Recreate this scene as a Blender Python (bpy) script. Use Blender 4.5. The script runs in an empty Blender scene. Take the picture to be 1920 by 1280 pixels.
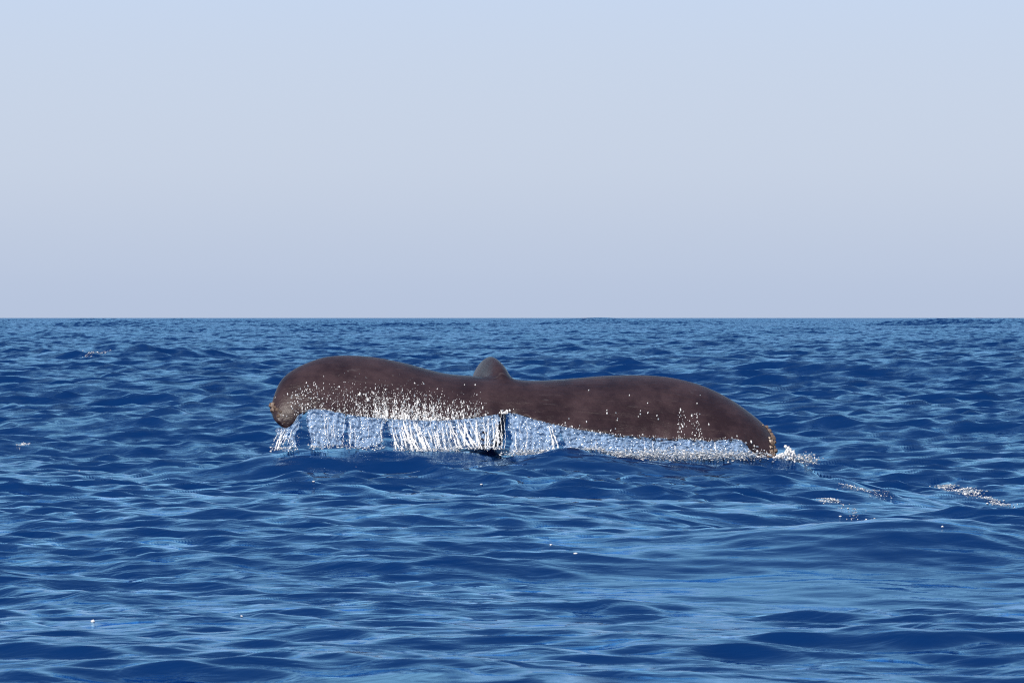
import bpy, bmesh, math, random
import numpy as np
from mathutils import Vector, Matrix
from mathutils.bvhtree import BVHTree

random.seed(11)
rng = np.random.default_rng(11)
scene = bpy.context.scene
COL = scene.collection
R = math.radians

# ------------------------------------------------------------------ camera
CAM = Vector((0.0, -33.75, 1.2))
LENS, SENSOR = 150.0, 36.0
K = SENSOR / LENS / 1920.0            # tangent per photograph pixel
HORIZON = 595.0
PITCH = math.atan((HORIZON - 640.0) * K)
cam_data = bpy.data.cameras.new('camera')
cam_data.lens, cam_data.sensor_width = LENS, SENSOR
cam_data.clip_start, cam_data.clip_end = 0.2, 30000.0
cam_data.dof.use_dof = True
cam_data.dof.focus_distance = 36.0
cam_data.dof.aperture_fstop = 32.0
cam = bpy.data.objects.new('camera', cam_data)
cam.location = CAM
cam.rotation_euler = (math.pi / 2 + PITCH, 0, 0)
COL.objects.link(cam)
scene.camera = cam

# ------------------------------------------------------------------ sky, sun, exposure
SUN_EL = R(42)
SUN_AZ = R(207)                       # clockwise from +Y: behind the camera, to the left
world = bpy.data.worlds.new('World')
scene.world = world
world.use_nodes = True
wn = world.node_tree
bg = wn.nodes['Background']
sky = wn.nodes.new('ShaderNodeTexSky')
sky.sky_type = 'NISHITA'
sky.sun_disc = False
sky.sun_elevation, sky.sun_rotation = SUN_EL, SUN_AZ
sky.air_density, sky.dust_density, sky.ozone_density = 0.9, 1.0, 2.0
# pale marine haze low over the horizon, the same all round, thinning out upwards; higher blue stops added to brighten the sea's reflections
geo = wn.nodes.new('ShaderNodeNewGeometry')
sep = wn.nodes.new('ShaderNodeSeparateXYZ')
wn.links.new(geo.outputs['Incoming'], sep.inputs[0])
neg = wn.nodes.new('ShaderNodeMath'); neg.operation = 'MULTIPLY'; neg.inputs[1].default_value = -1.0
wn.links.new(sep.outputs['Z'], neg.inputs[0])
hz = wn.nodes.new('ShaderNodeValToRGB')
cr = hz.color_ramp
cr.interpolation = 'B_SPLINE'
SKY_STRENGTH = 0.1
def sky_stop(pos, c):
    e = cr.elements.new(pos); e.color = (c[0], c[1], c[2], 1)
cr.elements[0].position = 0.0; cr.elements[0].color = (0.472, 0.557, 0.732, 1)
cr.elements[1].position = 1.0; cr.elements[1].color = (0.10, 0.25, 0.70, 1)
sky_stop(0.012, (0.492, 0.577, 0.747))
sky_stop(0.036, (0.588, 0.657, 0.785))
sky_stop(0.080, (0.57, 0.675, 0.845))
sky_stop(0.115, (0.56, 0.75, 1.13))
sky_stop(0.18, (0.56, 0.85, 1.42))
sky_stop(0.40, (0.42, 0.72, 1.36))
wn.links.new(neg.outputs[0], hz.inputs[0])
hm = wn.nodes.new('ShaderNodeMapRange')
hm.inputs[1].default_value = 0.05; hm.inputs[2].default_value = 0.5
hm.inputs[3].default_value = 0.97; hm.inputs[4].default_value = 0.15
hm.interpolation_type = 'SMOOTHSTEP'
wn.links.new(neg.outputs[0], hm.inputs[0])
hs = wn.nodes.new('ShaderNodeVectorMath'); hs.operation = 'SCALE'
hs.inputs['Scale'].default_value = 1.0 / SKY_STRENGTH
wn.links.new(hz.outputs[0], hs.inputs[0])
hmix = wn.nodes.new('ShaderNodeMix'); hmix.data_type = 'RGBA'
wn.links.new(hm.outputs[0], hmix.inputs[0])
wn.links.new(sky.outputs[0], hmix.inputs[6])
wn.links.new(hs.outputs[0], hmix.inputs[7])
wn.links.new(hmix.outputs[2], bg.inputs[0])
bg.inputs[1].default_value = SKY_STRENGTH

sun_data = bpy.data.lights.new('sun', 'SUN')
sun_data.energy, sun_data.angle = 4.0, R(0.5)
sun_data.color = (1.0, 0.93, 0.84)
sun = bpy.data.objects.new('sun', sun_data)
sun_dir = Vector((math.sin(SUN_AZ) * math.cos(SUN_EL), math.cos(SUN_AZ) * math.cos(SUN_EL), math.sin(SUN_EL)))
sun.rotation_euler = sun_dir.to_track_quat('Z', 'Y').to_euler()
sun.location = (-20, -60, 40)
COL.objects.link(sun)

scene.render.engine = 'CYCLES'
vs = scene.view_settings
vs.view_transform, vs.look, vs.exposure, vs.gamma = 'Standard', 'None', 0.0, 1.0
vs.use_curve_mapping = False
scene.cycles.use_denoising = False
scene.cycles.pixel_filter_type = 'BLACKMAN_HARRIS'
scene.cycles.filter_width = 1.15
scene.cycles.max_bounces = 8
scene.cycles.transparent_max_bounces = 24
scene.cycles.caustics_reflective = False
scene.cycles.caustics_refractive = False

# ------------------------------------------------------------------ helpers
cp, sp = math.cos(PITCH), math.sin(PITCH)
def ray(px, py):
    a, b = (px - 960.0) * K, (640.0 - py) * K
    return Vector((a, cp - b * sp, sp + b * cp))
def at(px, py, y):
    """the point seen at photograph pixel (px, py) that stands at world depth y"""
    d = ray(px, py)
    return CAM + d * ((y - CAM.y) / d.y)

def link_mesh(name, verts, faces, mat, parent=None, smooth=True):
    me = bpy.data.meshes.new(name)
    me.from_pydata([tuple(v) for v in verts], [], faces)
    if smooth:
        me.polygons.foreach_set('use_smooth', [True] * len(me.polygons))
    me.materials.append(mat)
    me.update()
    o = bpy.data.objects.new(name, me)
    COL.objects.link(o)
    if parent is not None:
        o.parent = parent
        o.matrix_parent_inverse = Matrix.Translation(-parent.location)
    return o

def tag(o, label=None, cat=None, group=None, kind=None):
    if label: o['label'] = label
    if cat: o['category'] = cat
    if group: o['group'] = group
    if kind: o['kind'] = kind
    return o

def empty(name, loc):
    o = bpy.data.objects.new(name, None)
    o.location = loc
    o.empty_display_size = 0.2
    COL.objects.link(o)
    return o

def smooth01(t):
    t = np.clip(t, 0, 1)
    return t * t * (3 - 2 * t)

class Blobs:
    """collects small irregular beads, drops and lumps into one mesh"""
    _ico = None
    def __init__(self):
        if Blobs._ico is None:
            bm = bmesh.new()
            bmesh.ops.create_icosphere(bm, subdivisions=1, radius=1)
            v = np.array([x.co[:] for x in bm.verts])
            f = np.array([[x.index for x in q.verts] for q in bm.faces])
            bm.free()
            Blobs._ico = (v, f)
        self.v, self.f, self.n, self.m = [], [], 0, []
    def add(self, p, r, stretch=(1, 1, 1), axis=None, jag=0.18, clear=0.0):
        v, f = Blobs._ico
        self.m.append(1 if random.random() < clear else 0)
        q = v * (1 + jag * rng.standard_normal((len(v), 1))) * np.array(stretch) * r
        if axis is not None:
            rot = np.array(Vector(axis).to_track_quat('Z', 'X').to_matrix())
            q = q @ rot.T
        self.v.append(q + np.array(p)); self.f.append(f + self.n); self.n += len(v)
    def build(self, name, mat, parent=None):
        o = link_mesh(name, np.concatenate(self.v).tolist(), np.concatenate(self.f).tolist(), mat, parent)
        if any(self.m):
            o.data.materials.append(M_CLEAR)
            o.data.polygons.foreach_set('material_index', np.repeat(np.array(self.m, dtype=np.int32), len(Blobs._ico[1])))
        return o

# ------------------------------------------------------------------ materials
def new_mat(name):
    m = bpy.data.materials.new(name)
    m.use_nodes = True
    nt = m.node_tree
    return m, nt, nt.nodes['Principled BSDF']

def N(nt, t, **kw):
    n = nt.nodes.new(t)
    for k, v in kw.items():
        setattr(n, k, v)
    return n

def noise(nt, scale, detail=4, rough=0.55, vec=None, dist=0.0):
    n = N(nt, 'ShaderNodeTexNoise')
    n.inputs['Scale'].default_value = scale
    n.inputs['Detail'].default_value = detail
    n.inputs['Roughness'].default_value = rough
    n.inputs['Distortion'].default_value = dist
    if vec is not None:
        nt.links.new(vec, n.inputs['Vector'])
    return n

def maprange(nt, src, a, b, c, d):
    n = N(nt, 'ShaderNodeMapRange')
    for i, v in enumerate((a, b, c, d)):
        n.inputs[i + 1].default_value = v
    nt.links.new(src, n.inputs[0])
    return n.outputs[0]

RIPPLE, RIPPLE_SLOPE, FAR_SLOPE = 0.014, 0.50, 2.2
SEA_BODY = (0.0018, 0.0245, 0.108)     # deep clear ocean blue
SEA_SHEEN = (0.50, 0.765, 1.0)
def sea_material():
    m, nt, pb = new_mat('sea_water')
    nt.nodes.remove(pb)
    out = nt.nodes['Material Output']
    tc = N(nt, 'ShaderNodeTexCoord')
    mp = N(nt, 'ShaderNodeMapping')
    mp.inputs['Rotation'].default_value = (0, 0, R(-14))
    mp.inputs['Scale'].default_value = (0.55, 1.0, 1.0)
    nt.links.new(tc.outputs['Object'], mp.inputs['Vector'])
    calm = N(nt, 'ShaderNodeAttribute', attribute_name='ripple')
    far = N(nt, 'ShaderNodeAttribute', attribute_name='unresolved')
    # ripples
    n2 = noise(nt, 7.0, 4, 0.5, mp.outputs[0], 0.6)
    h2 = N(nt, 'ShaderNodeMath', operation='MULTIPLY')
    nt.links.new(n2.outputs[0], h2.inputs[0]); nt.links.new(calm.outputs['Fac'], h2.inputs[1])
    b2 = N(nt, 'ShaderNodeBump'); b2.inputs['Distance'].default_value = RIPPLE
    nt.links.new(h2.outputs[0], b2.inputs['Height'])
    # slopes of the wavelets that the mesh leaves out far off
    mpf = N(nt, 'ShaderNodeMapping')
    mpf.inputs['Rotation'].default_value = (0, 0, R(-14))
    mpf.inputs['Scale'].default_value = (0.85, 1.0, 1.0)
    nt.links.new(tc.outputs['Object'], mpf.inputs['Vector'])
    n1 = noise(nt, 1.9, 4, 0.62, mpf.outputs[0], 0.3)
    cen = N(nt, 'ShaderNodeVectorMath', operation='SUBTRACT'); cen.inputs[1].default_value = (0.5, 0.5, 0.5)
    nt.links.new(n1.outputs['Color'], cen.inputs[0])
    flat = N(nt, 'ShaderNodeVectorMath', operation='MULTIPLY'); flat.inputs[1].default_value = (1.0, 1.0, 0.0)
    nt.links.new(cen.outputs[0], flat.inputs[0])
    sc_ = N(nt, 'ShaderNodeVectorMath', operation='SCALE')
    nt.links.new(flat.outputs[0], sc_.inputs[0])
    nt.links.new(maprange(nt, far.outputs['Fac'], 0.12, 1.0, 0.0, FAR_SLOPE), sc_.inputs['Scale'])
    ad0 = N(nt, 'ShaderNodeVectorMath', operation='ADD')
    nt.links.new(b2.outputs[0], ad0.inputs[0]); nt.links.new(sc_.outputs[0], ad0.inputs[1])
    # slopes of the short ripples everywhere
    n3 = noise(nt, 3.4, 4, 0.6, mp.outputs[0], 0.5)
    cen3 = N(nt, 'ShaderNodeVectorMath', operation='SUBTRACT'); cen3.inputs[1].default_value = (0.5, 0.5, 0.5)
    nt.links.new(n3.outputs['Color'], cen3.inputs[0])
    flat3 = N(nt, 'ShaderNodeVectorMath', operation='MULTIPLY'); flat3.inputs[1].default_value = (RIPPLE_SLOPE, RIPPLE_SLOPE, 0.0)
    nt.links.new(cen3.outputs[0], flat3.inputs[0])
    sc3 = N(nt, 'ShaderNodeVectorMath', operation='SCALE')
    nt.links.new(flat3.outputs[0], sc3.inputs[0]); nt.links.new(calm.outputs['Fac'], sc3.inputs['Scale'])
    ad = N(nt, 'ShaderNodeVectorMath', operation='ADD')
    nt.links.new(ad0.outputs[0], ad.inputs[0]); nt.links.new(sc3.outputs[0], ad.inputs[1])
    no = N(nt, 'ShaderNodeVectorMath', operation='NORMALIZE')
    nt.links.new(ad.outputs[0], no.inputs[0])
    body = N(nt, 'ShaderNodeBsdfDiffuse'); body.inputs['Color'].default_value = (*SEA_BODY, 1)
    gl = N(nt, 'ShaderNodeBsdfGlossy'); gl.inputs['Color'].default_value = (*SEA_SHEEN, 1)
    nt.links.new(maprange(nt, far.outputs['Fac'], 0.3, 1.0, 0.05, 0.22), gl.inputs['Roughness'])
    fr = N(nt, 'ShaderNodeFresnel'); fr.inputs['IOR'].default_value = 1.34
    for q in (gl, fr):
        nt.links.new(no.outputs[0], q.inputs['Normal'])
    mix = N(nt, 'ShaderNodeMixShader')
    nt.links.new(fr.outputs[0], mix.inputs[0]); nt.links.new(body.outputs[0], mix.inputs[1]); nt.links.new(gl.outputs[0], mix.inputs[2])
    nt.links.new(mix.outputs[0], out.inputs['Surface'])
    return m

def skin_material():
    m, nt, b = new_mat('wet_whale_skin')
    tc = N(nt, 'ShaderNodeTexCoord')
    v = tc.outputs['Object']
    n1 = noise(nt, 3.3, 6, 0.65, v)
    n2 = noise(nt, 60, 3, 0.6, v)
    mp = N(nt, 'ShaderNodeMapping'); mp.inputs['Scale'].default_value = (3, 14, 14); mp.inputs['Rotation'].default_value = (0, R(12), 0)
    nt.links.new(v, mp.inputs['Vector'])
    n3 = noise(nt, 1.0, 5, 0.65, mp.outputs[0], 1.0)
    ramp = N(nt, 'ShaderNodeValToRGB')
    e = ramp.color_ramp.elements
    e[0].position, e[0].color = 0.40, (0.024, 0.0120, 0.0132, 1)
    e[1].position, e[1].color = 0.66, (0.058, 0.033, 0.035, 1)
    nt.links.new(n1.outputs[0], ramp.inputs[0])
    scar = maprange(nt, n3.outputs[0], 0.63, 0.70, 0.0, 0.22)
    mix = N(nt, 'ShaderNodeMix', data_type='RGBA')
    nt.links.new(scar, mix.inputs[0]); nt.links.new(ramp.outputs[0], mix.inputs[6])
    mix.inputs[7].default_value = (0.16, 0.14, 0.14, 1)
    nt.links.new(mix.outputs[2], b.inputs['Base Color'])
    b.inputs['IOR'].default_value = 1.4
    b.inputs['Specular IOR Level'].default_value = 0.42
    b.inputs['Coat Weight'].default_value = 0.15
    b.inputs['Coat Roughness'].default_value = 0.30
    b.inputs['Coat IOR'].default_value = 1.33
    nt.links.new(maprange(nt, n1.outputs[0], 0.3, 0.7, 0.30, 0.44), b.inputs['Roughness'])
    bp = N(nt, 'ShaderNodeBump'); bp.inputs['Distance'].default_value = 0.006; bp.inputs['Strength'].default_value = 0.4
    nt.links.new(n2.outputs[0], bp.inputs['Height'])
    bq = N(nt, 'ShaderNodeBump'); bq.inputs['Distance'].default_value = 0.02; bq.inputs['Strength'].default_value = 0.5
    nt.links.new(n3.outputs[0], bq.inputs['Height']); nt.links.new(bp.outputs[0], bq.inputs['Normal'])
    nt.links.new(bq.outputs[0], b.inputs['Normal'])
    return m

def sheet_material():
    """a falling film of water full of bubbles: part clear, part frothy"""
    m, nt, b = new_mat('falling_water')
    out = nt.nodes['Material Output']
    tc = N(nt, 'ShaderNodeTexCoord')
    v = tc.outputs['Object']
    mp = N(nt, 'ShaderNodeMapping'); mp.inputs['Scale'].default_value = (1, 1, 0.10)
    nt.links.new(v, mp.inputs['Vector'])
    grain = noise(nt, 150, 3, 0.7, v)
    streak = noise(nt, 42, 5, 0.7, mp.outputs[0], 0.8)
    b.inputs['Base Color'].default_value = (0.36, 0.52, 0.76, 1)
    b.inputs['Roughness'].default_value = 0.2
    b.inputs['IOR'].default_value = 1.333
    bp = N(nt, 'ShaderNodeBump'); bp.inputs['Distance'].default_value = 0.012; bp.inputs['Strength'].default_value = 0.4
    nt.links.new(grain.outputs[0], bp.inputs['Height'])
    nt.links.new(bp.outputs[0], b.inputs['Normal'])
    clear = N(nt, 'ShaderNodeBsdfTransparent'); clear.inputs[0].default_value = (0.86, 0.92, 0.97, 1)
    gl = N(nt, 'ShaderNodeBsdfGlossy'); gl.inputs['Roughness'].default_value = 0.08
    nt.links.new(bp.outputs[0], gl.inputs['Normal'])
    film = N(nt, 'ShaderNodeMixShader'); film.inputs[0].default_value = 0.30
    nt.links.new(clear.outputs[0], film.inputs[1]); nt.links.new(gl.outputs[0], film.inputs[2])
    g1 = maprange(nt, grain.outputs[0], 0.45, 0.60, 0.0, 0.75)
    g2 = maprange(nt, streak.outputs[0], 0.40, 0.64, 0.25, 0.8)
    mx = N(nt, 'ShaderNodeMath', operation='MAXIMUM'); mx.use_clamp = True
    ml = N(nt, 'ShaderNodeMath', operation='MULTIPLY')
    nt.links.new(g1, ml.inputs[0]); nt.links.new(g2, ml.inputs[1])
    ad = N(nt, 'ShaderNodeMath', operation='ADD'); ad.use_clamp = True
    nt.links.new(ml.outputs[0], ad.inputs[0]); nt.links.new(maprange(nt, streak.outputs[0], 0.34, 0.66, 0.14, 0.66), ad.inputs[1])
    ms = N(nt, 'ShaderNodeMixShader')
    nt.links.new(ad.outputs[0], ms.inputs[0])
    nt.links.new(film.outputs[0], ms.inputs[1]); nt.links.new(b.outputs[0], ms.inputs[2])
    nt.links.new(ms.outputs[0], out.inputs['Surface'])
    return m

def foam_material(name, col, rough, trans=0.0):
    m, nt, b = new_mat(name)
    b.inputs['Base Color'].default_value = (*col, 1)
    b.inputs['Subsurface Weight'].default_value = 0.0
    b.inputs['Roughness'].default_value = rough
    b.inputs['IOR'].default_value = 1.333
    b.inputs['Transmission Weight'].default_value = trans
    return m

def barnacle_material():
    m, nt, b = new_mat('barnacle_shell')
    tc = N(nt, 'ShaderNodeTexCoord')
    n = noise(nt, 90, 4, 0.6, tc.outputs['Object'])
    ramp = N(nt, 'ShaderNodeValToRGB')
    e = ramp.color_ramp.elements
    e[0].position, e[0].color = 0.35, (0.045, 0.020, 0.014, 1)
    e[1].position, e[1].color = 0.65, (0.30, 0.21, 0.15, 1)
    nt.links.new(n.outputs[0], ramp.inputs[0])
    nt.links.new(ramp.outputs[0], b.inputs['Base Color'])
    b.inputs['Roughness'].default_value = 0.35
    return m

M_SEA = sea_material()
M_SKIN = skin_material()
M_SHEET = sheet_material()
M_DROP = foam_material('glint_white_droplets', (0.95, 0.94, 0.93), 0.15, 0.12)  # near-white colour stands in for sun glints on the wet drops
M_CLEAR = foam_material('clear_droplets', (0.80, 0.88, 0.97), 0.10, 0.55)
M_FOAM = foam_material('white_foam', (0.88, 0.88, 0.88), 0.4, 0.0)
M_BARN = barnacle_material()

# ------------------------------------------------------------------ the sea
# a wind sea as a sum of trochoidal waves, denser in the mesh where the view falls
NW = 240
lam = np.concatenate([np.exp(rng.uniform(math.log(0.13), math.log(9.0), NW)), rng.uniform(11, 38, 9)])
kk = 2 * np.pi / lam
mean_dir = R(-90 - 17)
spread = np.where(lam < 0.5, 0.42, np.where(lam < 1.2, 0.6, np.where(lam < 4, 0.5, 0.35)))
ang = mean_dir + rng.standard_normal(len(lam)) * spread
wave_dx, wave_dy = np.cos(ang), np.sin(ang)
phase = rng.uniform(0, 2 * np.pi, len(lam))
slope = np.where(lam > 10, 0.019, np.interp(np.log(lam), np.log([0.13, 0.3, 0.6, 1.2, 3.0, 9.0]), [2.3, 2.5, 1.75, 1.05, 0.45, 0.20]) * 0.0195)
amp = slope / kk
SMALL = lam < 1.6

# calm, slick water: (x, y, radius x, radius y, how calm)
SLICKS = [(1.15, -1.7, 1.3, 1.0, 0.62), (-0.9, -0.9, 1.6, 0.6, 0.35),
          (1.35, -14.5, 1.25, 1.9, 0.74), (1.3, -8.5, 1.4, 1.6, 0.45), (0.4, -18.5, 1.0, 1.4, 0.45)]
# single swells: (x, y, radius x, radius y, height)
SWELLS = []
# heights that the water reaches round the whale and along the smooth foreground swell: (x, y, height, radius x, radius y)
WANTED = [(0.16, -1.25, .100, .7, .8), (0.81, -1.25, .112, .7, .8), (1.38, -1.25, .090, .7, .8), (1.95, -1.05, .060, .7, .8), (.3, -3.0, .03, 1.0, 1.0), (1.3, -3.0, .03, 1.0, 1.0), (2.3, -2.8, .0, 1.0, 1.0), (-.8, -2.8, .05, 1.0, 1.0),
          (-1.66, -.5, .150, .7, .6), (-1.08, -.5, .155, .7, .6), (-.46, -.5, .150, .7, .6), (.58, -.5, .110, .5, .5), (1.41, -.4, .085, .5, .5), (2.0, -.3, .060, .5, .5),
          (-.2, .5, .17, .6, .5), (-10.9, 89.0, .42, 2.5, 2.0),
          (-.25, 1.7, .16, .6, .7), (-.22, -.5, .14, .5, .5), (2.06, -13.0, .22, .7, .6), (1.39, -13.0, .175, .7, .6), (.75, -13.1, .11, .6, .6), (2.75, -12.8, .19, .8, .7), (1.6, -11.4, .0, .9, .7), (2.6, -11.2, .02, .9, .7), (1.6, -14.3, .02, .9, .7), (.7, -14.3, .0, .9, .7), (2.4, -14.3, .03, .9, .7), (1.2, -15.6, -.05, 1.2, .8), (2.2, -15.6, -.04, 1.0, .8)]

def masks(x, y):
    calm = np.zeros_like(x)
    for sx, sy, rx, ry, s in SLICKS:
        calm = np.maximum(calm, s * np.exp(-(((x - sx) / rx) ** 2 + ((y - sy) / ry) ** 2) ** 1.5))
    patch = (np.sin(0.61 * x + 0.23 * y + 1.1) + np.sin(-0.27 * x + 0.47 * y + 2.0) + np.sin(0.93 * x - 0.36 * y) + np.sin(0.12 * x + 0.19 * y + 4)) / 4
    return calm, 1.0 + 0.45 * patch

def displace(x, y, spacing):
    """x, y: rest positions; returns moved positions and the share of slope left to the material"""
    calm, patch = masks(x, y)
    X, Y, Z = x.copy(), y.copy(), np.zeros_like(x)
    lost = np.zeros_like(x)
    dist = np.hypot(x - CAM.x, y - CAM.y)
    gust = 0.44 + 0.56 * smooth01((dist - 16) / 20) + 0.5 * smooth01((dist - 38) / 110)
    swell = 1.0 + 1.6 * smooth01((dist - 130) / 350)
    tot = (slope[lam < 10] ** 2).sum()
    mn = spacing.min()
    for i in range(len(lam)):
        if lam[i] < 1.8 * mn:
            lost += slope[i] ** 2
            continue
        w = smooth01((lam[i] / spacing - 1.8) / 0.9)
        g = w * (patch * (1 - calm) if SMALL[i] else 1 - 0.75 * calm if lam[i] < 10 else 1.0)
        lost += slope[i] ** 2 * (1 - w)
        p = kk[i] * (wave_dx[i] * x + wave_dy[i] * y) + phase[i]
        s, c = np.sin(p), np.cos(p)
        a = amp[i] * g * (gust if lam[i] < 4 else np.minimum(gust + 0.15, 1.0) if lam[i] < 10 else swell)
        Z += a * c
        X -= 0.85 * a * wave_dx[i] * s
        Y -= 0.85 * a * wave_dy[i] * s
    for sx, sy, rx, ry, h in SWELLS:
        q = ((x - sx) / rx) ** 2 + ((y - sy) / ry) ** 2
        Z += h * np.exp(-q)
    ripple = np.clip((1 - 0.9 * calm) * patch, 0.05, 2)
    return X, Y, Z, np.sqrt(np.clip(lost / tot, 0, 1)), ripple

def settle():
    wx, wy, wz, rx, ry = np.array(WANTED).T
    base = displace(wx, wy, np.full_like(wx, 0.08))[2]
    A = np.exp(-((wx[:, None] - wx[None]) / rx[None]) ** 2 - ((wy[:, None] - wy[None]) / ry[None]) ** 2)
    h = np.linalg.solve(A.T @ A + 0.02 * np.eye(len(wx)), A.T @ (wz - base))
    SWELLS.extend(zip(wx, wy, rx, ry, h))
    print('SWELLS', np.round(h, 3))
settle()

def build_sea():
    rs, spc = [1.5], []
    while rs[-1] < 9000:
        r = rs[-1]
        k = 0.02 if r < 11.5 else 0.0022 if r < 200 else 0.003 if r < 600 else 0.008 if r < 1000 else 0.03
        rs.append(r * (1 + k)); 
    rs = np.array(rs, dtype=np.float64)
    dr = np.gradient(rs)
    inner = np.linspace(-9.6, 9.6, 510)
    side = 9.6 + 7.0 * np.linspace(0, 1, 56)[1:] ** 1.3
    rest = np.linspace(side[-1], 360 - side[-1], 62)[1:-1]
    th = np.radians(np.concatenate([-side[::-1], inner, side, rest]))
    dth = np.gradient(th)
    nr, nc = len(rs), len(th)
    P = np.empty((nr, nc, 3), dtype=np.float32)
    un = np.empty((nr, nc), dtype=np.float32)
    ri = np.empty((nr, nc), dtype=np.float32)
    st = 24
    for i in range(0, nr, st):
        r = rs[i:i + st, None]
        x = (CAM.x + r * np.sin(th)[None]).astype(np.float64)
        y = (CAM.y + r * np.cos(th)[None]).astype(np.float64)
        sp_ = np.maximum(dr[i:i + st, None] * np.ones_like(x), 0.6 * r * dth[None])
        X, Y, Z, u, q = displace(x, y, sp_)
        P[i:i + st, :, 0], P[i:i + st, :, 1], P[i:i + st, :, 2] = X, Y, Z
        un[i:i + st], ri[i:i + st] = u, q
    verts = np.concatenate([P.reshape(-1, 3), np.array([[CAM.x, CAM.y, 0]], dtype=np.float32)])
    a = np.arange(nr - 1)[:, None] * nc + np.arange(nc)[None]
    b = np.arange(nr - 1)[:, None] * nc + (np.arange(nc)[None] + 1) % nc
    quads = np.stack([a, a + nc, b + nc, b], -1).reshape(-1, 4)[:, ::-1]
    tris = np.stack([np.arange(nc), (np.arange(nc) + 1) % nc, np.full(nc, nr * nc)], -1)[:, ::-1]
    loops = np.concatenate([quads.ravel(), tris.ravel()]).astype(np.int32)
    nq, ntri = len(quads), len(tris)
    starts = np.concatenate([np.arange(nq) * 4, nq * 4 + np.arange(ntri) * 3]).astype(np.int32)
    me = bpy.data.meshes.new('sea')
    me.vertices.add(len(verts)); me.vertices.foreach_set('co', verts.ravel())
    me.loops.add(len(loops)); me.loops.foreach_set('vertex_index', loops)
    me.polygons.add(nq + ntri); me.polygons.foreach_set('loop_start', starts)
    me.polygons.foreach_set('use_smooth', np.ones(nq + ntri, dtype=bool))
    for nm, arr in (('unresolved', un), ('ripple', ri)):
        at_ = me.attributes.new(nm, 'FLOAT', 'POINT')
        at_.data.foreach_set('value', np.concatenate([arr.ravel(), [0.5]]).astype(np.float32))
    me.update(calc_edges=True)
    me.validate()
    me.materials.append(M_SEA)
    o = bpy.data.objects.new('sea', me)
    COL.objects.link(o)
    o['kind'] = 'structure'
    fl = np.array([me.polygons[0].normal.z])
    if fl[0] < 0:
        me.flip_normals()
    return o
build_sea()

def sea_z(x, y, spacing=0.08):
    """height of the water over the point (x, y)"""
    x = np.atleast_1d(np.asarray(x, float)); y = np.atleast_1d(np.asarray(y, float))
    s = np.full_like(x, spacing)
    u, v = x.copy(), y.copy()
    for _ in range(4):
        X, Y, Z, _a, _b = displace(u, v, s)
        u += x - X; v += y - Y
    return displace(u, v, s)[2]

def on_sea(px, py, lo=12.0, hi=140.0):
    """first point of the water surface on the view ray through a photograph pixel"""
    d = ray(px, py)
    t = np.exp(np.linspace(math.log(lo), math.log(hi), 900))
    x, y, z = CAM.x + d.x * t, CAM.y + d.y * t, CAM.z + d.z * t
    below = np.nonzero(z < sea_z(x, y))[0]
    i = below[0] if len(below) else len(t) - 1
    return Vector((x[i], y[i], z[i]))

# ------------------------------------------------------------------ the whale
def catmull(pts, n):
    p = np.array(pts, float)
    p = np.concatenate([2 * p[:1] - p[1:2], p, 2 * p[-1:] - p[-2:-1]])
    out = []
    for t in np.linspace(0, len(p) - 3 - 1e-6, n):
        i = int(t); f = t - i
        a, b, c, d = p[i], p[i + 1], p[i + 2], p[i + 3]
        out.append(0.5 * (2 * b + (c - a) * f + (2 * a - 5 * b + 4 * c - d) * f * f + (3 * b - a - 3 * c + d) * f ** 3))
    return np.array(out)

LEAD = [(530, 803), (513, 787), (507, 763), (513, 739), (524, 714), (543, 695), (575, 678), (620, 665), (690, 665), (760, 678), (830, 697), (890, 704), (950, 710),
        (1000, 713), (1060, 709), (1130, 702), (1200, 700), (1260, 705), (1320, 721), (1370, 746), (1410, 775), (1438, 800), (1452, 825), (1455, 845), (1449, 862), (1440, 869)]
TRAIL = [(532, 805), (539, 804), (547, 799), (554, 790), (560, 781), (568, 776), (584, 770), (614, 772), (674, 783), (750, 789), (830, 791), (895, 785), (955, 777),
         (985, 784), (1030, 796), (1085, 808), (1150, 817), (1220, 823), (1285, 826), (1340, 828), (1378, 826), (1394, 832), (1408, 847), (1420, 858), (1430, 866), (1438, 871)]
LEAD_Y = [-.30, -.28, -.20, -.12, -.02, .06, .14, .22, .28, .30, .30, .28, .26, .28, .32, .34, .32, .28, .24, .16, .08, 0, -.08, -.16, -.24, -.3]
TRAIL_Y = [-.30, -.31, -.32, -.33, -.34, -.35, -.36, -.37, -.38, -.38, -.36, -.33, -.25, -.30, -.35, -.38, -.40, -.40, -.40, -.40, -.39, -.37, -.36, -.34, -.32, -.3]
THICK = [.03, .045, .055, .065, .07, .078, .085, .09, .10, .105, .11, .115, .11, .11, .11, .105, .10, .095, .09, .085, .075, .065, .058, .052, .045, .03]

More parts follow.
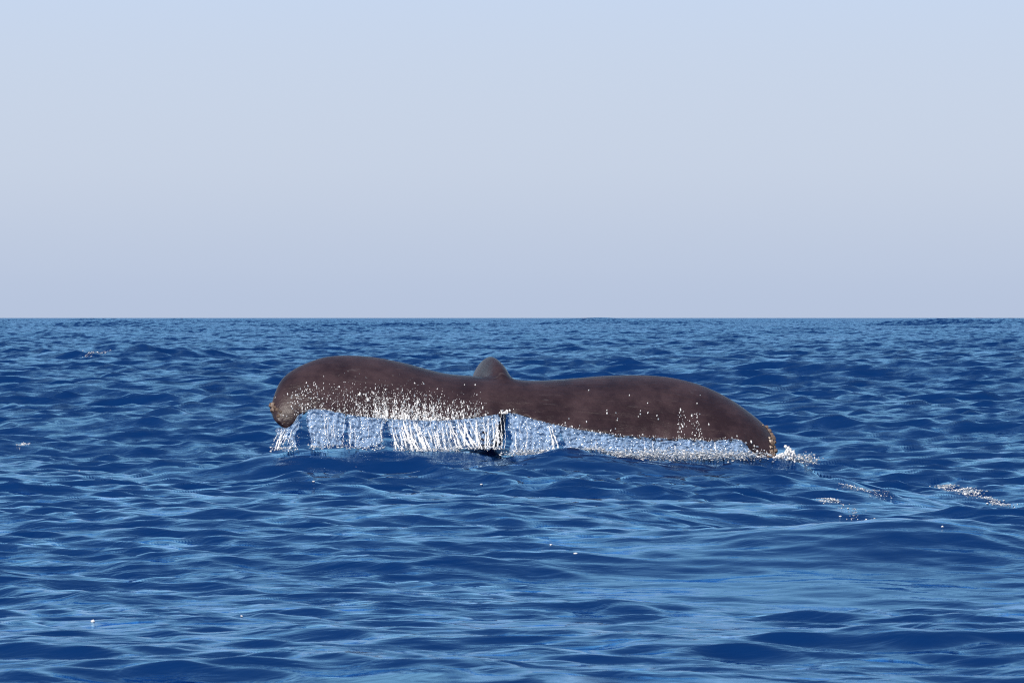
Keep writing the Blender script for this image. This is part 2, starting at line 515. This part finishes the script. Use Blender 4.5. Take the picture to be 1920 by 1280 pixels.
def fluke_geometry():
    n, m = 300, 22
    L = catmull([(a[0], a[1], y) for a, y in zip(LEAD, LEAD_Y)], n)
    T = catmull([(a[0], a[1], y) for a, y in zip(TRAIL, TRAIL_Y)], n)
    th = catmull([(t,) for t in THICK], n)[:, 0]
    jag = np.zeros(n)
    for f, a in ((0.19, 1.5), (0.43, 1.7), (0.95, 1.6), (1.57, 1.1)):
        jag += a * np.sin(f * np.arange(n) + rng.uniform(0, 6))
    fade = smooth01(np.minimum(np.arange(n), n - 1 - np.arange(n)) / 5.0) * (1 + 1.1 * np.exp(-np.minimum(np.arange(n), n - 1 - np.arange(n)) / 30.0))
    J = T.copy(); J[:, 1] += jag * fade * 0.9
    Lw = np.array([at(*q)[:] for q in L]); Tw = np.array([at(*q)[:] for q in T])
    Jw = np.array([at(*q)[:] for q in J]) - Tw
    mid = (Lw + Tw) / 2
    span = np.gradient(mid, axis=0)
    chord = Tw - Lw
    nor = np.cross(span, chord)
    nor /= np.linalg.norm(nor, axis=1, keepdims=True) + 1e-9
    nor[nor[:, 2] < 0] *= -1
    for _ in range(12):
        nor[1:-1] = (nor[:-2] + 2 * nor[1:-1] + nor[2:]) / 4
    nor /= np.linalg.norm(nor, axis=1, keepdims=True)
    s = (1 - np.cos(np.linspace(0, np.pi, m))) / 2
    half = 2.6 * (0.2969 * np.sqrt(s) - 0.126 * s - 0.3516 * s ** 2 + 0.2843 * s ** 3 - 0.1036 * s ** 4) + 0.10 * s
    camber = 0.55 * np.sin(np.pi * s ** 0.8)
    rings = []
    for i in range(n):
        c = np.linalg.norm(chord[i])
        t = th[i]
        lead_in = chord[i] * min(0.06, 0.35 * t / max(c, 1e-3))
        up = Lw[i] + lead_in * 0 + np.outer(s, chord[i]) + np.outer(half * t + camber * t, nor[i]) - nor[i] * 0.22 * t * (1 - s[:, None]) ** 2
        dn = Lw[i] + np.outer(s, chord[i]) + np.outer(-half * t + camber * t, nor[i]) - nor[i] * 0.22 * t * (1 - s[:, None]) ** 2
        edge = smooth01((s - 0.84) / 0.16)[:, None] * Jw[i]
        up = up + edge; dn = dn + edge
        rings.append(np.concatenate([up, dn[-1:0:-1]]))
    V = np.array(rings)
    k = V.shape[1]
    faces = []
    for i in range(n - 1):
        for j in range(k):
            a, b = i * k + j, i * k + (j + 1) % k
            faces.append((a, b, b + k, a + k))
    faces.append(tuple(range(k))[::-1]); faces.append(tuple(range((n - 1) * k, n * k)))
    return V.reshape(-1, 3).tolist(), faces

def stock_geometry():
    # (px, py, y, half width, half height)
    P = [(959, 762, -.20, .05, .02), (956, 748, -.10, .06, .035), (951, 734, .04, .075, .07), (941, 721, .18, .09, .115), (932, 713, .34, .10, .155), (919, 711, .62, .122, .185),
         (915, 726, .90, .14, .20), (917, 760, 1.13, .145, .22), (920, 808, 1.28, .115, .20), (916, 880, 1.40, .075, .20), (914, 990, 1.5, .07, .22)]
    C = catmull(P, 90)
    pts = np.array([at(*q[:3])[:] for q in C])
    tan = np.gradient(pts, axis=0); tan /= np.linalg.norm(tan, axis=1, keepdims=True)
    k = 32
    V = []
    for p, t, q in zip(pts, tan, C):
        side = np.array([1.0, 0.08, 0.0]); side -= t * side.dot(t); side /= np.linalg.norm(side)
        up = np.cross(side, t); up /= np.linalg.norm(up)
        if up[2] < 0 and up[1] > 0: pass
        a = np.linspace(0, 2 * np.pi, k, endpoint=False)
        ca, sa = np.cos(a), np.sin(a)
        w = q[3] * np.sign(ca) * np.abs(ca) ** 1.35
        V.append(p + np.outer(w, side) + np.outer(q[4] * sa, up))
    n = len(V)
    faces = []
    for i in range(n - 1):
        for j in range(k):
            a, b = i * k + j, i * k + (j + 1) % k
            faces.append((a, b, b + k, a + k))
    faces.append(tuple(range(k))[::-1]); faces.append(tuple(range((n - 1) * k, n * k)))
    return np.concatenate(V).tolist(), faces

whale = empty('humpback_whale', (0, 0, 0.1))
tag(whale, 'dark humpback whale diving away with its dripping tail fluke spread above the sea', 'whale')
v1, f1 = fluke_geometry()
v2, f2 = stock_geometry()
me = bpy.data.meshes.new('raw')
me.from_pydata(v1 + v2, [], f1 + [tuple(i + len(v1) for i in f) for f in f2])
bm = bmesh.new(); bm.from_mesh(me); bmesh.ops.recalc_face_normals(bm, faces=bm.faces); bm.to_mesh(me); bm.free()
raw = bpy.data.objects.new('raw', me)
COL.objects.link(raw)
md = raw.modifiers.new('remesh', 'REMESH'); md.mode = 'VOXEL'; md.voxel_size = 0.0105; md.use_smooth_shade = True
ms = raw.modifiers.new('smooth', 'SMOOTH'); ms.factor = 0.5; ms.iterations = 4
dg = bpy.context.evaluated_depsgraph_get()
body_me = bpy.data.meshes.new_from_object(raw.evaluated_get(dg))
body_me.name = 'body'
bpy.data.objects.remove(raw)
body_me.materials.clear(); body_me.materials.append(M_SKIN)
body_me.polygons.foreach_set('use_smooth', [True] * len(body_me.polygons))
body = bpy.data.objects.new('body', body_me)
COL.objects.link(body)
body.parent = whale
body.matrix_parent_inverse = Matrix.Translation(-whale.location)
def settle_skin():
    # the tail stock flows into the blades: local relaxation round the root
    n = len(body_me.vertices)
    co = np.empty(n * 3, dtype=np.float32); body_me.vertices.foreach_get('co', co); co = co.reshape(-1, 3).astype(float)
    ed = np.empty(len(body_me.edges) * 2, dtype=np.int32); body_me.edges.foreach_get('vertices', ed); ed = ed.reshape(-1, 2)
    c = np.array(at(955, 730, 0.08)[:])
    w = np.exp(-(((co[:, 0] - c[0]) / .22) ** 2 + ((co[:, 1] - c[1]) / .24) ** 2))[:, None]
    w[co[:, 1] > 0.5] = 0
    deg = np.zeros((n, 1)); np.add.at(deg, ed[:, 0], 1); np.add.at(deg, ed[:, 1], 1)
    for _ in range(55):
        acc = np.zeros_like(co)
        for k in range(3):
            acc[:, k] = np.bincount(ed[:, 0], co[ed[:, 1], k], n) + np.bincount(ed[:, 1], co[ed[:, 0], k], n)
        co += 0.6 * w * (acc / np.maximum(deg, 1) - co)
    body_me.vertices.foreach_set('co', co.astype(np.float32).ravel())
    body_me.update()
settle_skin()
bvh = BVHTree.FromPolygons([v.co.copy() for v in body_me.vertices], [tuple(p.vertices) for p in body_me.polygons])

def on_whale(px, py):
    d = ray(px, py).normalized()
    h = bvh.ray_cast(CAM, d)
    return (h[0], h[1]) if h[0] is not None else (None, None)

# barnacles: ribbed cones with an opening, one mesh shared by all
def barnacle_mesh():
    k = 9
    prof = [(1.0, 0.0), (0.86, 0.35), (0.62, 0.78), (0.50, 0.86), (0.38, 0.78), (0.28, 0.45)]
    V, F = [], []
    for ri_, (r, z) in enumerate(prof):
        for j in range(k):
            a = 2 * math.pi * j / k
            rr = r * (1 + 0.10 * (1 if j % 2 else -1) * (ri_ < 4))
            V.append((rr * math.cos(a), rr * math.sin(a), z))
    for i in range(len(prof) - 1):
        for j in range(k):
            F.append((i * k + j, i * k + (j + 1) % k, (i + 1) * k + (j + 1) % k, (i + 1) * k + j))
    F.append(tuple((len(prof) - 1) * k + j for j in range(k)))
    m = bpy.data.meshes.new('barnacle')
    m.from_pydata(V, [], F)
    m.materials.append(M_BARN)
    return m
BARN = barnacle_mesh()
barn_px = [(1437, 801, .9), (1442, 808, 1.1), (1446, 815, 1.3), (1450, 822, 1.2), (1443, 821, 1.0), (1453, 829, 1.2), (1447, 829, 1.4), (1452, 837, 1.3), (1446, 838, 1.1),
           (1453, 845, 1.1), (1447, 847, 1.2), (1450, 853, 1.1), (1443, 855, .9), (1447, 860, 1.0), (1440, 861, .8), (1431, 797, .6),
           (510, 760, 1.2), (514, 764, 1.0), (511, 768, .9), (519, 768, .8), (526, 772, .9), (522, 780, .7), (533, 792, .6)]
for px, py, sc_ in barn_px:
    p, nrm = on_whale(px, py)
    for q in range(1, 14):
        if p is not None: break
        p, nrm = on_whale(px + (-q * 1.2 if px > 960 else q * 1.2), py - 0.3 * q)
    if p is None: continue
    o = bpy.data.objects.new('barnacle', BARN)
    COL.objects.link(o)
    nrm = (nrm + Vector((0.5 if px > 960 else -0.5, -0.1, 0.1))).normalized()
    s_ = 0.019 * sc_ * random.uniform(.7, 1.45)
    o.matrix_world = Matrix.Translation(p - nrm * 0.004) @ nrm.to_track_quat('Z', 'Y').to_matrix().to_4x4() @ Matrix.Rotation(random.uniform(0, 6), 4, 'Z') @ Matrix.Diagonal((s_, s_, s_ * random.uniform(.9, 1.4), 1))
    mw = o.matrix_world.copy()
    o.parent = whale
    o.matrix_parent_inverse = Matrix.Translation(-whale.location)
    o.matrix_basis = mw

# drops of water running over the skin, coloured white as sun glints
tr = catmull(TRAIL, 400)
def trail_y(px):
    return float(np.interp(px, tr[8:-8, 0], tr[8:-8, 1]))
le = catmull(LEAD, 400)
def lead_y(px):
    return float(np.interp(px, le[30:-30, 0], le[30:-30, 1]))
drops = Blobs()
def skin_drop(px, py, r, long=1.0):
    p, nrm = on_whale(px, py)
    if p is None: return
    down = Vector((0, -0.3, -1)); down = (down - nrm * down.dot(nrm)).normalized()
    drops.add(p + nrm * r * 0.2, r, (random.uniform(.6, 1.1), 0.7, random.uniform(0.8, 1.7) * long), down, 0.38, 0.15)
streaks = [(x, random.uniform(0.3, 1.0)) for x in np.linspace(600, 900, 34) + rng.uniform(-5, 5, 34)]
n_made = 0
while n_made < 3600:
    if random.random() < 0.62:
        x, dens = random.choice(streaks); px = random.gauss(x, 2.6)
    else:
        px, dens = random.uniform(560, 915), 0.8
    f = random.random() ** 0.55
    py = lead_y(px) + (trail_y(px) - lead_y(px)) * (0.22 + 0.79 * f)
    env = math.exp(-((px - 765) / 105) ** 2)
    pr = dens * (0.10 + 0.9 * env) * (0.05 + 0.95 * max(0, f - 0.12) ** 1.6)
    if random.random() > pr: continue
    skin_drop(px, py, min(.011, random.lognormvariate(math.log(.0024), .5)) * (1 + 0.4 * env * f), 2.6 if random.random() < .12 else 1.0)
    n_made += 1
for _ in range(130):                       # the left tip
    px = random.gauss(572, 22); f = random.random()
    skin_drop(px, lead_y(max(px, 545)) + (trail_y(max(px, 560)) - lead_y(max(px, 545))) * (0.45 + 0.55 * f), random.uniform(.003, .007))
for px, py in [(1104, 732), (1180, 741), (1214, 756), (1138, 769), (1138, 775), (1155, 774), (1158, 785), (1157, 788), (1201, 770), (1200, 776), (1197, 781), (1215, 774),
               (1232, 779), (1234, 786), (1067, 785), (1087, 798), (1100, 791), (1154, 804), (1145, 807), (1205, 815), (1060, 793), (1073, 800), (1110, 808), (1126, 812),
               (871, 721), (891, 722), (963, 767), (1313, 741), (1307, 757), (1276, 768), (1297, 779), (1312, 776), (1329, 795), (1302, 798), (1280, 800), (1382, 817), (1414, 836), (1408, 828)]:
    skin_drop(px, py, random.uniform(.006, .0095))
for _ in range(110):
    px = random.choice((1276, 1298, 1311, 1278, 1310)) + random.gauss(0, 4.5)
    skin_drop(px, random.uniform(0, 1) ** 0.6 * 62 + 765, random.uniform(.0028, .0055))
for _ in range(26):
    skin_drop(random.gauss(948, 5), random.gauss(773, 1.6), random.uniform(.006, .011))
for _ in range(150):
    px = random.uniform(1040, 1390)
    skin_drop(px, trail_y(px) - random.uniform(0, 7), random.uniform(.0025, .0045))
o = drops.build('water_drops', M_DROP)
tag(o, 'beads of water, painted white as sun glints, running down the dark skin of the tail fluke', 'water drops', kind='stuff')

# ------------------------------------------------------------------ water falling off the trailing edge
def curtain(x0, x1, lean, label, density, hole, bottom_py, streams=(), depth0=None, foot_foam=60, clear=False):
    c = at((x0 + x1) / 2, bottom_py, -0.45)
    root = empty('water_curtain', c)
    tag(root, label, 'falling water', 'water pouring off the trailing edge of the tail fluke')
    nx, nz = int((x1 - x0) / 1.6) + 2, 46
    ph = rng.uniform(0, 6, 6)
    V = np.empty((nx, nz, 3))
    keep = np.ones((nx, nz), bool)
    nzv = rng.standard_normal((nx, nz))
    for _ in range(2):
        nzv[1:-1, 1:-1] = (nzv[:-2, 1:-1] + nzv[2:, 1:-1] + nzv[1:-1, :-2] + nzv[1:-1, 2:] + nzv[1:-1, 1:-1]) / 5
    nzv /= nzv.std()
    bot = np.interp(np.arange(nx), np.linspace(0, nx, 9), rng.normal(-3, 4.5, 9)) + rng.normal(0, .8, nx)
    bot = np.minimum(bot, 0.5)
    bulge = np.interp(np.arange(nz), np.linspace(0, nz, 7), rng.normal(-2.5, 5.0, 7))
    bulge2 = np.interp(np.arange(nz), np.linspace(0, nz, 7), rng.normal(-2.5, 5.0, 7))
    for i in range(nx):
        px = x0 + (x1 - x0) * i / (nx - 1)
        ty = trail_y(px) - 3
        rib = 0.5 + 0.5 * math.sin(px * 0.31 + ph[0]) * math.sin(px * 0.13 + ph[1])
        for j in range(nz):
            f = j / (nz - 1)
            py = ty + (bottom_py + 6 + bot[i] - ty) * f
            ex = (i / (nx - 1) - 0.5) * 2
            qx = px + lean * f ** 1.4 - ex * 5 * f + f * (bulge[j] * max(0, -ex) + bulge2[j] * max(0, ex)) + 0.8 * math.sin(9 * f + px * 0.2)
            y = -0.39 - 0.10 * f ** 1.5 - 0.014 * rib - 0.010 * nzv[i, j]
            V[i, j] = at(qx, py, y)[:]
            edge = min(i, nx - 1 - i) / (0.16 * nx + 1)
            lim = hole * (0.35 + 0.9 * f) + max(0, 1 - edge) * 0.9 * (0.3 + f)
            keep[i, j] = nzv[i, j] + (0.9 if hole > 0.5 else 0.3) * math.sin(px * 0.22 + ph[2] + 2.2 * f) > -3.6 + 2.9 * lim - (0.6 if hole < 0.5 else 0)
    faces, back = [], nx * nz
    Vb = V + np.array([0, 1, 0]) * (0.008 + 0.010 * np.abs(nzv))[..., None]
    kf = keep[:-1, :-1] & keep[1:, :-1] & keep[:-1, 1:] & keep[1:, 1:]
    idx = lambda i, j: i * nz + j
    for i in range(nx - 1):
        for j in range(nz - 1):
            if not kf[i, j]: continue
            a, b, c_, d = idx(i, j), idx(i + 1, j), idx(i + 1, j + 1), idx(i, j + 1)
            faces.append((a, d, c_, b)); faces.append((a + back, b + back, c_ + back, d + back))
            for (p, q, ni, nj) in ((a, b, i, j - 1), (b, c_, i + 1, j), (c_, d, i, j + 1), (d, a, i - 1, j)):
                if not (0 <= ni < nx - 1 and 0 <= nj < nz - 1 and kf[ni, nj]):
                    faces.append((p, q, q + back, p + back))
    allv = np.concatenate([V.reshape(-1, 3), Vb.reshape(-1, 3)])
    used = sorted({k for f in faces for k in f})
    re = {k: n for n, k in enumerate(used)}
    if faces:
        link_mesh('water_sheet', allv[used].tolist(), [tuple(re[k] for k in f) for f in faces], M_SHEET, root)
    # thicker single streams inside the sheet
    streams = [(a, b, c_, 0.0, 1.0) for a, b, c_ in streams] + [(random.uniform(x0 + 2, x1 - 2), random.uniform(.004, .011) * (1.7 if x0 in (724, 838) else 1), lean + random.gauss(0, 4), random.uniform(0, .45), random.uniform(.55, 1.0)) for _ in range(15 if x0 == 724 else 12 if x0 == 838 else 5 if x0 < 720 else 3)]
    for sx, w, sl, f0, f1 in streams:
        ty = trail_y(sx) - 2
        pts, k = [], 7
        ph2 = random.uniform(0, 6)
        for j in range(26):
            f = f0 + (f1 - f0) * j / 25
            p = at(sx + sl * f ** 1.3 + random.gauss(0, 0.6) + 1.5 * math.sin(5 * f + ph2), ty + (bottom_py + 4 - ty) * f, -0.47 - 0.10 * f ** 1.5)
            pts.append((p, w * (0.35 + 0.75 * f) * random.uniform(0.35, 1.5) * 0.5 * min(1, .25 + j / 5, .25 + (25 - j) / 4)))
        SV, SF = [], []
        for p, r in pts:
            for q in range(k):
                a = 2 * math.pi * q / k
                SV.append((p.x + r * math.cos(a) * random.uniform(.7, 1.3), p.y + r * math.sin(a), p.z))
        for j in range(len(pts) - 1):
            for q in range(k):
                SF.append((j * k + q, j * k + (q + 1) % k, (j + 1) * k + (q + 1) % k, (j + 1) * k + q))
        SF.append(tuple(range(k))[::-1]); SF.append(tuple(range((len(pts) - 1) * k, len(pts) * k)))
        link_mesh('stream', SV, SF, M_FOAM if w > 0.02 else M_DROP, root)
    bl = Blobs()
    n = int(0.55 * density * (x1 - x0))
    for _ in range(n):
        f = random.random() ** 0.75
        px = x0 + (x1 - x0) * random.uniform(-0.02, 1.02)
        if random.random() < 0.12:
            px = x0 + (x1 - x0) * (round((px - x0) / (x1 - x0) * 9) / 9) + random.gauss(0, 1.0)
        ty = trail_y(px)
        p = at(px + lean * f ** 1.4, ty + (bottom_py + 2 - ty) * f + random.gauss(0, 1), -0.46 - 0.10 * f ** 1.5 - random.random() * 0.06)
        bl.add(p, random.lognormvariate(math.log(.0016), .38), (.8, .8, random.uniform(.8, 2.0)), (lean * 0.004 + random.gauss(0, .1), 0, -1), .2, 0.85 if clear else 0.55)
    for _ in range(foot_foam):
        px = random.uniform(x0, x1) + lean
        p = at(px, bottom_py + random.gauss(1, 2.2), -0.58 + random.gauss(0, .06))
        bl.add(p, random.uniform(.002, .0075), (1.3, 1, .8), None, .35, 0.5)
    d_ = bl.build('spray', M_DROP, root)
    d_['kind'] = 'stuff'
    return root

curtain(516, 568, -9, 'thin spray of water falling from the left tip of the tail fluke', 7, 1.0, 840, [(533, .016, -14), (527, .012, -10)])
curtain(576, 649, 2, 'rounded veil of water second from the left tip of the tail fluke', 9, .25, 836, [], clear=False)
curtain(651, 722, 0, 'square veil of water under the left fluke beside the bright middle veil', 8, .28, 838, [])
curtain(724, 850, 14, 'wide bright veil of water with thick white streams under the left fluke', 11, .22, 842,
        [(757, .030, 18), (761, .016, 21), (765, .020, 20), (774, .030, 26), (779, .020, 22), (783, .014, 26), (748, .012, 6), (737, .009, 4), (792, .010, 14), (808, .013, 10), (817, .008, 14), (826, .012, 14), (833, .009, 18), (840, .016, 22)], foot_foam=160)
curtain(838, 938, 5, 'torn glittering strands of water in front of the dark tail stock', 13, .85, 838,
        [(845, .020, 20), (857, .024, 26), (868, .022, 24), (880, .018, 26), (862, .018, 36), (893, .014, 6), (908, .012, 2), (918, .010, -2), (930, .010, -3), (941, .009, -2), (935, .008, -4), (923, .012, 3), (912, .009, 5), (946, .006, 0)], foot_foam=140)
curtain(952, 1052, 0, 'clear bluish veil of water right of the notch of the tail fluke', 5, .22, 850, [(1030, .020, 10), (1036, .018, 14)], clear=True)
curtain(1050, 1230, 4, 'long smooth veil of water under the inner right fluke', 2.5, .12, 850, [(1205, .007, 8)], clear=True)
curtain(1215, 1420, 4, 'low veil of water under the outer right fluke towards the tip', 2.5, .12, 860, [(1340, .007, 5)], clear=True)

# ------------------------------------------------------------------ foam on the water
def foam(pts, n, size, label, spread=(0.10, 0.05), name='foam_patch', lift=0.0, mat=None, fixed_y=None):
    """pts: photograph pixels along the crest; the bubbles lie on the water there"""
    base = [at(px, py, fixed_y) if fixed_y is not None else on_sea(px, py) for px, py in pts]
    bl = Blobs()
    X = np.array([b[:] for b in base])
    xs, ys = [], []
    size *= 0.72
    for _ in range(int(n * 1.7)):
        t = random.random() * (len(X) - 1); i = min(int(t), len(X) - 2)
        p = X[i] + (X[i + 1] - X[i]) * (t - i)
        xs.append(p[0] + random.gauss(0, spread[0])); ys.append(p[1] + random.gauss(0, spread[1]))
    zs = sea_z(xs, ys)
    cz = X[:, 2].mean()
    for x, y, z in zip(xs, ys, zs):
        r = size * random.choice((.25, .3, .4, .5, .65, .9))
        zz = z if fixed_y is None else max(z, cz + random.gauss(0, 0.02))
        bl.add((x, y, zz + r * 0.25 + abs(random.gauss(0, lift))), r, (random.uniform(.8, 2.2), 1.0, random.uniform(.6, 1.1)), None, .4, 0.6)
    o = bl.build(name, mat or M_DROP)
    return tag(o, label, 'foam', kind='stuff')

foam([(1085, 852), (1150, 855), (1220, 853), (1290, 853), (1350, 856), (1420, 866)], 1500, .011, 'white churned foam along the water under the right fluke', (.10, .05), lift=.014, fixed_y=-0.62)
foam([(960, 845), (1000, 852), (1050, 855)], 260, .010, 'short foam line where the clear veil right of the notch meets the sea', (.06, .05), lift=.006, fixed_y=-0.6)

# the leap of water beside the right tip
sb = at(1468, 862, -0.35)
splash = empty('splash', sb)
tag(splash, 'white jagged splash leaping up beside the right tip of the tail fluke', 'splash')
SPL = [(1447, 866), (1450, 858), (1457, 855), (1462, 853), (1466, 850), (1472, 850), (1475, 845), (1478, 837), (1480, 843), (1485, 846), (1489, 850), (1490, 858), (1489, 868)]
SV, SF = [], []
for q, (px, py) in enumerate(SPL):
    for dy, up in ((-0.07, 3), (-0.03, 0), (0.03, 0.5), (0.07, 4)):
        SV.append(at(px + random.gauss(0, .6), py + up, -0.35 + dy)[:])
    for dy in (-0.09, 0.09):
        SV.append(at(px, 874, -0.35 + dy)[:])
for q in range(len(SPL) - 1):
    a, b = q * 6, q * 6 + 6
    order = [4, 0, 1, 2, 3, 5]
    for u, w in zip(order[:-1], order[1:]):
        SF.append((a + u, b + u, b + w, a + w))
SF.append((0, 1, 2, 3, 5, 4)); e_ = (len(SPL) - 1) * 6; SF.append((e_ + 4, e_ + 5, e_ + 3, e_ + 2, e_ + 1, e_))
link_mesh('jet', SV, SF, M_SHEET, splash)
bl = Blobs()
for _ in range(520):
    i = random.randrange(len(SPL) - 1); f = random.random()
    px = SPL[i][0] + (SPL[i + 1][0] - SPL[i][0]) * f; top = SPL[i][1] + (SPL[i + 1][1] - SPL[i][1]) * f
    py = top + (868 - top) * random.random() ** 1.2 + random.gauss(0, .8)
    bl.add(at(px + random.gauss(0, 1), py, -0.35 + random.gauss(0, .07) - .03), random.choice((.004, .006, .009, .012)), (1, 1, 1.3), (random.gauss(0, .5), 0, 1), .3)
d_ = bl.build('spray', M_DROP, splash); d_['kind'] = 'stuff'
foam([(1490, 866), (1510, 862), (1528, 864)], 130, .011, 'small dark flecked foam trailing right of the splash at the fluke tip', (.03, .04), lift=.015, fixed_y=-0.35)

foam([(1540, 944), (1552, 934), (1562, 938), (1580, 950), (1600, 962), (1628, 975)], 420, .0065, 'foam beads on the small crest right of the fluke, nearest the middle', (.028, .05))
foam([(1590, 912), (1602, 913), (1615, 918), (1640, 925), (1660, 932)], 200, .006, 'thin line of foam beads behind the nearer small crest', (.05, .06))
foam([(1765, 915), (1780, 912), (1800, 918), (1825, 928), (1860, 940), (1885, 948), (1918, 956)], 1100, .008, 'broken white crest of foam near the right edge of the view', (.035, .07))
foam([(158, 669), (168, 666), (182, 664), (200, 662)], 160, .02, 'small distant whitecap behind the left fluke tip', (.06, .15))
foam([(36, 834), (44, 833), (52, 835)], 60, .010, 'tiny patch of foam on the water at the left edge of the view', (.02, .06))

# single drops flung clear of the whale
drop_me = None
for px, py, r, lab in [
        (902, 909, .012, 'bright drop over the water just in front of the notch of the fluke'),
        (667, 877, .009, 'small drop over the water below the square veil'),
        (612, 879, .008, 'small drop over the water below the second veil from the left'),
        (588, 904, .010, 'small drop low over the water, farthest left below the left fluke'),
        (1033, 1023, .009, 'round white drop over the middle of the foreground water'),
        (1080, 1041, .013, 'wide white drop landing on the middle foreground water'),
        (175, 1167, .009, 'pale drop on the water at the lower left'),
        (453, 1156, .006, 'faint drop on the water at the lower left, right of the pale one'),
        (1767, 989, .009, 'white drop beside the top of the smooth swell at the right'),
        (149, 884, .010, 'white drop on the water at the far left below the fluke tip')]:
    p = on_sea(px, py)
    bl = Blobs(); bl.add(Vector((0, 0, 0)), r * .75, (1.3, 1, .7), None, .35)
    o = bl.build('water_drop', M_DROP)
    o.location = p + Vector((0, 0, r * 0.6))
    tag(o, lab, 'water drop', 'single drops flung off the whale')
